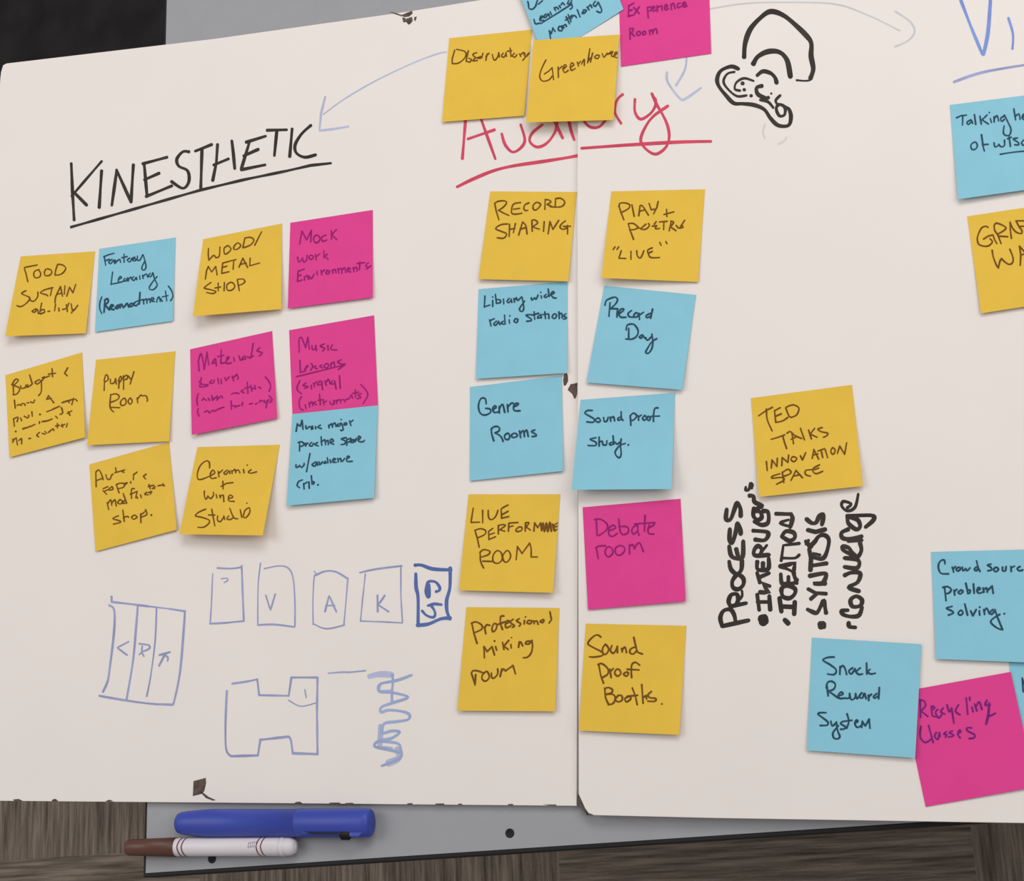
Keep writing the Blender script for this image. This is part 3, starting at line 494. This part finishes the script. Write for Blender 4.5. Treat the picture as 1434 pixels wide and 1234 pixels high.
 'study': (11.03, 810, 565, '215,110 140,110 100,150 160,190 240,240 230,290 130,285;290,230 260,260 300,290 340,270 320,230 290,230;390,220 400,280 440,270 460,215;!490,210 500,275;500,230 540,205 560,270;650,210 610,230 620,260 670,240;660,130 665,230 690,260;!800,190 810,340;800,190 850,150 900,190 860,250 810,265;!925,190 930,260;930,210 970,180;1020,190 990,230 1020,260 1055,220 1020,185;1080,200 1060,240 1090,265 1110,220 1080,200;1230,70 1180,80 1160,180 1160,280;!1120,200 1250,195;270,530 180,555 270,600 260,650 150,650;!320,520 320,660;320,600 360,580;!370,590 380,640;380,640 430,640 440,580;520,600 480,620 500,645 550,620;!535,500 545,630;570,600 600,630 650,590;660,550 650,650 660,780 630,840 580,800 570,740 640,650 720,620;[2]770,640'),
 'live': (10.243, 650, 700, '!130,120 100,310;100,325 220,320;!265,150 265,330;345,150 350,250 390,285 450,240 485,150;630,75 560,110 530,140 535,200 535,265;!550,210 630,165;535,265 640,240;!155,440 190,560 215,680;155,435 240,415 310,445 290,500 195,545;!350,460 355,570;355,450 410,410;!360,500 430,475;355,570 450,530;!490,370 490,490;490,370 550,355 590,370 510,430;!510,430 580,450;!640,340 635,450;640,335 770,325;!640,390 700,375;790,390 740,430 760,455 820,440 830,400 790,390;!880,330 875,450;880,330 930,330 890,390;!890,390 950,435;!1000,450 1010,330;!1010,330 1055,400;!1055,400 1095,330;!1095,330 1110,440;[2.6]1110,440 1130,330 1150,460 1180,330 1200,460 1230,320 1250,450;[2.4]1270,350 1290,440 1320,430;1345,330 1290,370 1300,440;!1290,390 1340,380;1300,450 1335,420;230,750 235,880 280,980;225,755 280,715 370,740 340,790 250,820;!265,880 420,885;470,730 415,800 420,890 490,910 545,850 530,760 470,730;610,730 555,800 570,880 620,890 665,820 650,750 610,730;!745,860 765,670;!765,670 830,770;!830,770 940,620;940,625 960,700 960,800;960,820 1050,820'),
 'debate': (13.036, 825, 715, '!130,180 145,460;100,165 190,155 280,200 340,280 300,370 180,455;360,370 480,320 450,270 380,300 350,380 380,460 440,470 510,420;540,150 555,300 580,410 640,440 710,400 715,320 660,290 590,290;870,260 800,310 780,390 820,430 870,380;885,250 890,370 910,450;!1020,90 1010,380;!830,245 1200,220;1080,320 1170,270 1200,220;1100,260 1075,340 1090,420 1180,430;130,680 150,780 165,880;120,680 180,650 300,645;360,660 300,710 300,800 360,845 430,780 420,700 360,660;560,640 480,690 490,790 560,815 640,750 640,670 560,640;!730,630 740,790;740,660 790,620 830,700;830,700 860,630 920,590 960,670 990,750'),
 'prof': (10.243, 650, 850, '!110,240 140,380 185,525;105,235 170,215 250,260 250,320 150,370;!290,290 310,385;295,310 320,260 370,265;430,240 400,300 410,355 450,330 470,260 430,240;570,130 525,140 520,230 550,325;!490,250 580,215;590,250 650,210 610,200 590,260 610,300 670,270;700,180 660,220 720,270 690,295;790,170 750,200 810,240 790,275;!865,195 860,245;[1.6]880,145;920,195 900,230 950,240 970,200 930,195;!995,200 1005,240;1000,220 1040,200 1060,250;1130,180 1090,210 1130,225 1145,190;1230,70 1245,150 1250,180 1220,230;!285,570 290,730;!285,570 330,640;!330,640 400,570;!400,570 435,690;!450,570 465,620;[2]435,490;!550,510 570,610;!640,480 570,560;!570,560 630,610;!670,540 675,590;[1.5]680,440;!780,580 790,500;790,540 810,500 840,560;940,490 890,500 880,530 930,530 970,490;970,480 980,570 960,660 910,720 850,730;105,960 120,1000 155,1120;!165,970 155,1110;105,950 130,915 200,920 280,950;310,930 260,980 260,1040 310,1065 360,1010 340,940 310,930;390,950 395,1010 430,1020 480,960 480,890;!515,1000 540,890;540,920 560,890 590,910;590,920 660,870 700,840;700,840 715,890 735,960'),
 'booths': (10.285, 815, 880, '270,125 220,95 150,130 85,220 170,280 270,330 310,370 270,400 160,415 110,410;340,230 300,280 300,360 350,370 385,300 350,240;430,250 410,320 450,360 490,310 510,260;!510,260 510,350;!570,290 580,340;580,310 620,270 640,350;760,270 700,300 690,350 740,370 790,320;745,130 780,280 800,340 870,370;!240,520 270,680 310,790;230,520 290,510 370,580 370,660 290,710;!400,590 420,710;410,620 450,580;500,590 470,640 510,690 560,650 540,600 500,590;640,630 600,660 640,690 670,650 640,630;830,530 770,490 720,520 710,600 715,710;!650,590 820,600;330,880 340,1000 380,1090;325,865 390,855 440,890 420,930 340,950;340,950 440,950 480,1000 450,1080 380,1100;520,970 480,1020 520,1060 580,1030 570,970 520,965;680,980 620,1010 640,1060 700,1020 700,980;!725,860 770,980 795,1100;!650,980 800,965;!860,810 880,1080;885,1000 920,970 930,1020;1000,910 950,960 980,1000 1060,1010 1050,1050 950,1050;[1.8]1150,1090'),
 'ted': (8.813, 1050, 550, '!110,285 200,220 280,180;205,200 215,330 275,470;!305,220 320,365;!310,220 375,185;!320,290 390,260;320,365 400,350 470,305;445,190 480,280 510,305;445,180 530,150 600,180 600,230 570,280 510,305;!265,575 350,550 430,520;!405,530 430,620 455,690;!520,500 540,630;460,500 500,480 560,530 640,565;!510,575 570,545;!625,440 650,510 675,580;!725,460 760,570;!800,440 745,510;!745,510 830,550;895,430 840,450 880,480 960,500 950,530 910,550;!205,850 215,960;!265,930 275,830;!275,830 335,910;!335,910 340,810;!395,900 400,800;!400,800 470,860;!470,860 480,770;530,790 510,830 550,850 580,810 530,790;!625,780 650,830;!650,830 690,740;!770,810 790,700;!790,700 850,820;!780,770 840,755;!840,720 920,690;!880,710 900,800;!930,700 960,800;1020,680 1000,730 1030,760 1055,710 1020,680;!1080,750 1110,660;!1110,660 1170,760;!1170,760 1195,620;370,1000 280,1030 280,1055 400,1045 420,1080 330,1130;!400,980 420,1110;410,980 470,945 510,980 480,1010 420,1030;!510,1080 570,960;!570,960 650,1050;!540,1030 620,1010;760,950 690,960 690,1010 750,1030;860,890 790,930 780,970 820,1000 900,970;!800,950 850,930'),
 'snack': (9.492, 1135, 905, '315,145 230,150 165,185 250,240 330,300 340,350 300,380 230,370;!395,270 390,375;395,290 430,260 460,300 480,375;560,290 510,330 540,370 590,310;590,300 605,345;660,290 610,340 640,375 690,370;!745,225 750,370;!790,310 755,340;755,340 800,370 860,360;!215,510 235,660;210,550 230,480 290,470 330,510 310,570 240,600;240,600 300,640 370,690;370,660 430,640 410,610 370,650 390,695 450,690;450,690 510,690 520,630;520,640 540,710 590,690 600,630;600,640 620,700 660,640;680,620 650,670 690,690 710,630;!720,630 740,700;!770,650 775,720;775,670 810,640;880,630 840,670 860,690 910,650;!915,550 905,700;205,885 130,885 100,905 160,950 230,1010 220,1050 130,1055;270,1000 290,1060 340,1020;345,1010 360,1120 390,1200 360,1232 310,1220 300,1150 370,1060;430,1000 400,1030 460,1070 450,1100 400,1105;485,900 510,1000 480,1090;!440,1000 550,985;590,1020 630,1000 610,980 590,1030 620,1080 670,1060;!680,1080 690,1000;690,1010 730,1060;!730,1060 780,970;!780,970 790,1090'),
 'crowd': (10.284, 1300, 775, '240,150 230,100 190,100 150,150 150,230 190,290 290,295;!345,200 365,270;355,230 390,190;440,200 400,230 430,255 465,220 440,200;490,200 500,250 540,220;540,220 560,250 600,210;690,200 660,230 690,250 720,220;695,110 720,210 745,260;900,155 850,170 900,200 910,240 860,250;980,200 940,230 970,265 1010,230 980,200;1070,200 1070,250 1110,250 1120,190;!1190,190 1195,260;1190,210 1240,185;1320,190 1280,220 1310,250 1360,240;1400,230 1440,210 1420,190 1400,230 1440,250;!235,500 255,680;210,490 280,480 330,520 300,570 250,580;!370,530 380,600;375,550 410,520;470,530 430,560 460,585 500,550 470,525;!540,430 570,570;565,530 600,530 600,570 570,580;!650,440 660,575;700,540 750,510 720,490 700,540 730,575 780,560;!790,500 800,560;800,520 840,500 850,560;!850,540 920,470;!920,470 935,575;340,765 260,790 340,830 360,860 290,890;470,820 430,860 460,890 500,860 470,820;!525,730 565,890;!610,830 640,900;!640,900 690,810;!735,830 740,890;[2]740,775;!800,810 810,880;805,840 840,790 880,870;930,810 890,850 910,880 960,830;960,810 1000,930 1070,1100;1070,1100 1000,1080 910,1010 910,960 990,900 1030,880;[2]1095,870'),
 'recyc': (9.312, 1280, 940, '!80,370 85,600;85,380 130,390 150,450 90,520;!90,520 180,590;230,510 270,480 230,460 240,580 290,590;310,500 280,540 320,610 360,570;380,480 350,530 400,560;430,440 460,530 490,480;!490,480 520,680;580,440 540,520 600,570;!680,350 700,560;!725,340 728,380;!755,470 770,530;!790,430 820,520;810,460 850,400 885,500;[3]950,380 930,440 990,440;[3.2]980,420 970,560 940,690;960,600 1060,550;90,720 80,800 90,880 150,930 220,890;!190,710 250,930;290,800 270,850 310,890 330,800;330,800 340,850;420,790 390,820 430,830 410,860;500,780 460,800 520,840 450,860;570,820 610,790 590,770 570,820 600,870;750,740 690,740 700,780 790,830 780,870 720,880'),
 'n': (9.312, 1280, 940, '!1410,90 1425,270;!1410,90 1480,260;!1480,260 1485,90'),
 'talk': (13.71, 1330, 140, '!130,340 220,300 320,290;!250,300 245,480;400,380 330,430 360,470 420,410;420,390 440,450;!475,280 500,470;!580,310 605,460;!715,290 620,380;!620,380 740,460;!780,360 800,430;[1.6]760,240;!850,320 855,420;860,350 910,300 940,400;1040,310 980,350 1000,410 1050,370;1050,290 1120,430 1175,560 1150,670 1080,680 1030,630 1045,500;!1230,170 1265,380;1260,310 1330,270 1350,370;1400,330 1450,300 1420,270 1390,340 1430,380;470,810 410,860 420,940 480,950 530,890 510,820 470,810;[2.8]610,670 635,850;!630,850 665,980;!630,860 740,850;850,820 870,900 940,870;940,850 990,900 1050,870 1050,770;!1140,710 1165,890;!1110,745 1180,715;1300,730 1220,750 1320,820 1320,860 1250,860;1420,770 1380,820 1410,870 1450,850'),
 'graf': (13.71, 1350, 295, '460,320 420,300 340,330 280,440 255,540 280,640 370,680 470,675 545,600 500,540;!375,545 460,490 550,465;!555,465 590,560 630,630;580,290 590,380 650,470 710,630;580,280 620,240 720,270 800,320 780,370 650,450;!680,490 840,500;!885,230 890,380 910,530;885,220 930,330 1000,410 1090,440 1115,400 1080,330;!1000,200 1070,330;!1000,195 1180,195;!1090,300 1180,300;540,760 560,880 610,1020 660,1100;660,1100 690,970 720,920;720,920 780,980 860,1030 930,1000 940,900 880,740;!1065,680 1090,850 1080,1050;1065,685 1150,780 1200,900;!1090,850 1180,830'),
}
Y, B, P = 'yellow', 'blue', 'pink'
note(Y, [(29,359),(133,352),(120,467),(7,471)], 'food', 'yellow note reading FOOD SUSTAIN ability, upper left of the left board', lift=(.0075,.002))
note(B, [(139,348.5),(246,332.6),(242,449.5),(133,465)], 'fantasy', 'blue note reading Fantasy Learning (Reenactment), beside the FOOD note', ink='ink_b')
note(Y, [(284.5,335),(395,313),(394,433),(270,443)], 'wood', 'yellow note reading WOOD/METAL SHOP under the black heading', lift=(.011,.003), ink='ink_y')
note(P, [(406.5,312),(522,294),(522,416.5),(403,432)], 'mock', 'pink note reading Mock Work Environments, topmost pink on the left board', lift=(.001,.001))
note(Y, [(7.5,525.5),(115,493.5),(119,612.5),(13.4,640.5)], 'budget', 'yellow note crammed with five lines starting Budget, at the far left', lift=(.0005,.002))
note(Y, [(134.5,504),(245.5,492),(236.7,618),(121.7,623.7)], 'puppy', 'yellow note reading Puppy Room', lift=(.003,.001))
note(Y, [(125,650.5),(236.7,619),(247.4,742),(133.7,772.4)], 'auto', 'yellow note reading Auto repair + modification shop', lift=(.0,.001))
note(P, [(266.2,489.2),(381,463.6),(388.2,585.7),(268.4,609.1)], 'mat', 'pink note reading Materials Rooms with two lines in brackets', lift=(.0025,.001))
note(P, [(404.8,462.5),(523.8,441.6),(529.3,567.8),(409.5,580)], 'lessons', 'pink note reading Music Lessons (singing) (instruments)', lift=None, under='415,527.5 450,519 482.5,511')
note(B, [(409.5,580),(528.8,567.8),(523.8,697.3),(401.2,708.3)], 'major', 'blue note reading Music major practice space, directly below the Music Lessons note', lift=(.0015,.0015), top=(.0013,.0013), w=2.2)
note(Y, [(276.4,626.2),(391.6,622.9),(368,750),(251,748.3)], 'ceramic', 'yellow note reading Ceramic + Wine Studio with its lower corner curled up', lift=(.009,.012))
note(Y, [(629,53.4),(745,41.4),(734,162),(619,170.8)], 'obs', 'yellow note reading Observatory near the top edge', lift=(.001,.0005))
note(B, [(720,-28),(832,-98),(873,13),(763,84)], 'creative', 'blue tilted note ending in Learning Monthlong, at the top edge of the photo', top=(.0050,.0072), lift=(-.0013,-.0016), w=2.2, under='757,33 778,20 800,6')
note(Y, [(747,56.4),(867.3,48.3),(859,168),(736.6,171.5)], 'green', 'yellow note reading Greenhouse, overlapping the Observatory note', top=(.0056,.0084), lift=(.003,.002))
note(P, [(866,-24),(992,-45),(996,74.8),(869.6,93.2)], 'exper', 'pink note reading Experience Room at the top edge of the photo', 'R', lift=None, w=2.2)
note(Y, [(686.4,268),(807.7,268.8),(795.7,394),(670,391)], 'record', 'yellow note reading RECORD SHARING, left of the seam', lift=(.002,.002), w=2.1)
note(Y, [(856,268),(987.2,265),(977.7,395),(842,389.3)], 'play', 'yellow note reading PLAY + POETRY "LIVE", top note right of the seam', 'R', lift=(.006,.0), w=2.1)
note(B, [(670,405),(795,394.4),(793.6,522.4),(666.4,530.7)], 'lib', 'blue note reading Library wide radio stations', lift=(.001,.0015), w=2.2)
note(B, [(846,400),(975,413),(955,546),(821.3,535.7)], 'recday', 'blue note reading Record Day', 'R', lift=(.001,.002), w=2.4)
note(B, [(658,542),(787,526),(788.3,659.7),(658,673.6)], 'genre', 'blue note reading Genre Rooms', lift=(.0,.001), w=2.5)
note(B, [(813,560),(945.5,550),(940,685),(800.3,686)], 'study', 'blue note reading Sound proof study, its lower edge lifted', 'R', lift=(.010,.009), w=2.4)
note(Y, [(656,692.3),(784.5,692.3),(774.4,830.3),(642.6,826.8)], 'live', 'yellow note reading LIVE PERFORMANCE ROOM', lift=(.0025,.004), w=2.1)
note(P, [(815.8,710.5),(953,698.5),(960.3,842),(823.3,854)], 'debate', 'pink note reading Debate room', 'R', lift=(.0,.001), w=2.2)
note(Y, [(653,850.3),(783.4,851.5),(777.4,996.4),(640.4,995.4)], 'prof', 'yellow note reading professional Miking room, lowest left of the seam', lift=(.002,.002), w=2.4)
note(Y, [(820.3,873.4),(961.2,876.4),(951.3,1029.3),(810.4,1023.3)], 'booths', 'yellow note reading Sound proof Booths, below the Debate room note', 'R', lift=(.0015,.003), w=2.5)
note(Y, [(1051.5,557.6),(1193,539),(1208.5,680.8),(1063,696)], 'ted', 'yellow note with four lines above the sideways black words, alone on the right board', 'R', lift=(.003,.0025), w=2.2)
note(P, [(1262,969),(1415.5,941),(1451,1102),(1296.4,1130)], 'recyc', 'pink note reading Recycling Classes, lowest note on the right board', 'R', lift=(-.001,-.0005), top=(HR+.0004, HR+.0012), w=2.4, ink='ink_v')
note(B, [(1137,893),(1290.2,902.2),(1281.6,1061.7),(1130,1051)], 'snack', 'blue note reading Snack Reward System', 'R', lift=(.001,.0005), top=(HR+.0004, HR+.0018), w=2.6)
note(B, [(1411,903),(1565,880),(1581,1040),(1424,1066)], 'n', 'blue note mostly hidden behind the pink Recycling note at the photo edge', 'R', lift=None, top=(HR+.0003, HR+.0003), w=2.4)
note(B, [(1303.8,773),(1461,769),(1468,929),(1311,923)], 'crowd', 'blue note reading Crowd source problem solving, at the right edge of the photo', 'R', lift=(.001,.0015), top=(HR+.0006, HR+.0008), w=2.6)
note(B, [(1330,147),(1471,129),(1486,259),(1342,279)], 'talk', 'blue note reading Talking of wis, under the blue heading at the right edge', 'R', lift=(.003,.001), w=2.2, under='1400.7,216 1420,213 1442,211')
note(Y, [(1354.5,303),(1499,281),(1520,416),(1373.8,439)], 'graf', 'yellow note reading GRAF WA at the right edge of the photo', 'R', lift=(.001,.001), w=2.3)

# ------------------------------------------------------------------ pens on the table
def pen_axis(x0, y0, x1, y1, r):
    a, b = W(x0, y0, TZ + r), W(x1, y1, TZ + r)
    return a, (b - a).length, math.atan2(b.y - a.y, b.x - a.x)
RH = 0.0107
a, L, ang = pen_axis(247, 1153, 521, 1152.5, RH*0.85)
hl = empty('highlighter_pen', (a.x, a.y, top_z), 'fat blue highlighter lying on the grey table by the board edge', 'pen', ang)
def lift(v, z): return [(p[0], p[1], p[2] + z) for p in v]
zc = RH*0.85 + 0.0001
cx = L*0.63
v, f = lathe([(0, .0002), (.0001, .003), (.0006, .0055), (.002, .0074), (.005, .0086), (.012, .0094), (.03, RH), (cx, RH*0.98)], 32, 1.0, 0.85)
obj('barrel', lift(v, zc), f, M['hl'], hl, smooth=True)
v, f = lathe([(cx, RH*0.97), (cx + .0006, RH), (L - .006, RH*1.0), (L - .002, RH*.97), (L - .0006, RH*.88), (L - .0001, RH*.6), (L, RH*.02)], 32, 1.0, 0.85)
cp = obj('pen_cap', lift(v, zc), f, M['hlcap'], hl, smooth=True)
# pocket clip along the lower side of the cap
v, f = prism([(cx + .006, -RH*.62), (cx + .007, -RH*.80), (L - .022, -RH*.82), (L - .016, -RH*.98), (L - .008, -RH*.98), (L - .004, -RH*.70), (L - .008, -RH*.56)], zc + RH*.30, zc + RH*.62)
v2 = [(p[0], p[1], p[2]) for p in v]
bevel(tag(obj('clip', v2, f, M['hlcap'], cp), 'pocket clip of the cap'), .0008)
v, f = prism([(cx + .010, -RH*.66), (cx + .016, -RH*.80), (L - .023, -RH*.80), (L - .020, -RH*.68)], zc + RH*.34, zc + RH*.70)  # solid dark strip, its colour standing in for the shade in the clip's slot
tag(obj('clip_slot_shade', v, f, M['edge'], cp), 'dark strip for the shade in the slot under the clip')
v, f = lathe([(0, .0035), (.001, .0042), (.007, .0042), (.008, .0030)], 16, 1.0, .7)
tag(obj('clip_tip', [(p[0] + L - .023, p[1] - RH*.80, p[2] + zc + RH*.42) for p in v], f, M['steel'], cp), 'dark grey clip end')

RM = 0.0074
a, L, ang = pen_axis(178.5, 1187, 415.5, 1185.5, RM)
mk = empty('felt_marker', (a.x, a.y, top_z), 'white felt marker with a brown cap, below the blue highlighter', 'pen', ang)
zc = RM + 0.0001; s = L/237
x1, x2 = 71*s, 216*s
v, f = lathe([(0, .0046), (.0005, .0058), (.0018, .0063), (x1, RM), (x1 + .0001, RM*.9)], 28)
tag(obj('pen_cap', lift(v, zc), f, M['brown'], mk, smooth=True), 'brown cap')
v, f = lathe([(x1 - .002, RM*.88), (x1, RM*.94), (x2 - .001, RM*.96), (x2 - .0005, RM*.9), (x2, RM*.9)], 28)
br = obj('barrel', lift(v, zc), f, M['white'], mk, smooth=True)
v, f = lathe([(x2, RM*.90), (x2 + .0004, RM*.99), (L - .0095, RM*.99), (L - .0090, RM*.90), (L - .0085, RM*.90), (L - .0080, RM*.96), (L - .004, RM*.88), (L - .0014, RM*.68), (L - .0003, RM*.4), (L, RM*.02)], 28)
tag(obj('end_plug', lift(v, zc), f, M['white'], mk, smooth=True), 'rounded white end plug')
def chevron(x, wd, amp, m):
    seg = 36; v, f = [], []
    for k in range(seg):
        an = 2*math.pi*k/seg; z = abs(((k/seg*2 + 0.5) % 1.0) - 0.5)*2
        for e in (0, wd): v.append((x + amp*z + e, RM*.968*math.cos(an), RM*.968*math.sin(an)))
    for k in range(seg):
        j = (k + 1) % seg; f.append((2*k, 2*k + 1, 2*j + 1, 2*j))
    tag(obj('printed_band', lift(v, zc), f, M[m], br), 'maroon zigzag band printed on the barrel')
for xx in (80, 86, 190, 196): chevron(xx*s, .0011, -.0022 if xx < 100 else -.0022, 'band')
v, f = [], []
for i in range(5):
    for jj in range(2):
        x = (176 + i*2.6)*s; y0_ = -.0012 + i*.0002 + jj*.0026; i0 = len(v)
        for (ax, ay) in ((0, 0), (.0008, 0), (.0010, .0018), (.0002, .0018)):
            yy = y0_ + ay; v.append((x + ax, yy, math.sqrt(max(0, (RM*.966)**2 - yy*yy)) + .00005))
        f.append((i0, i0 + 1, i0 + 2, i0 + 3))
obj('printed_marks', lift(v, zc), f, M['print'], br)
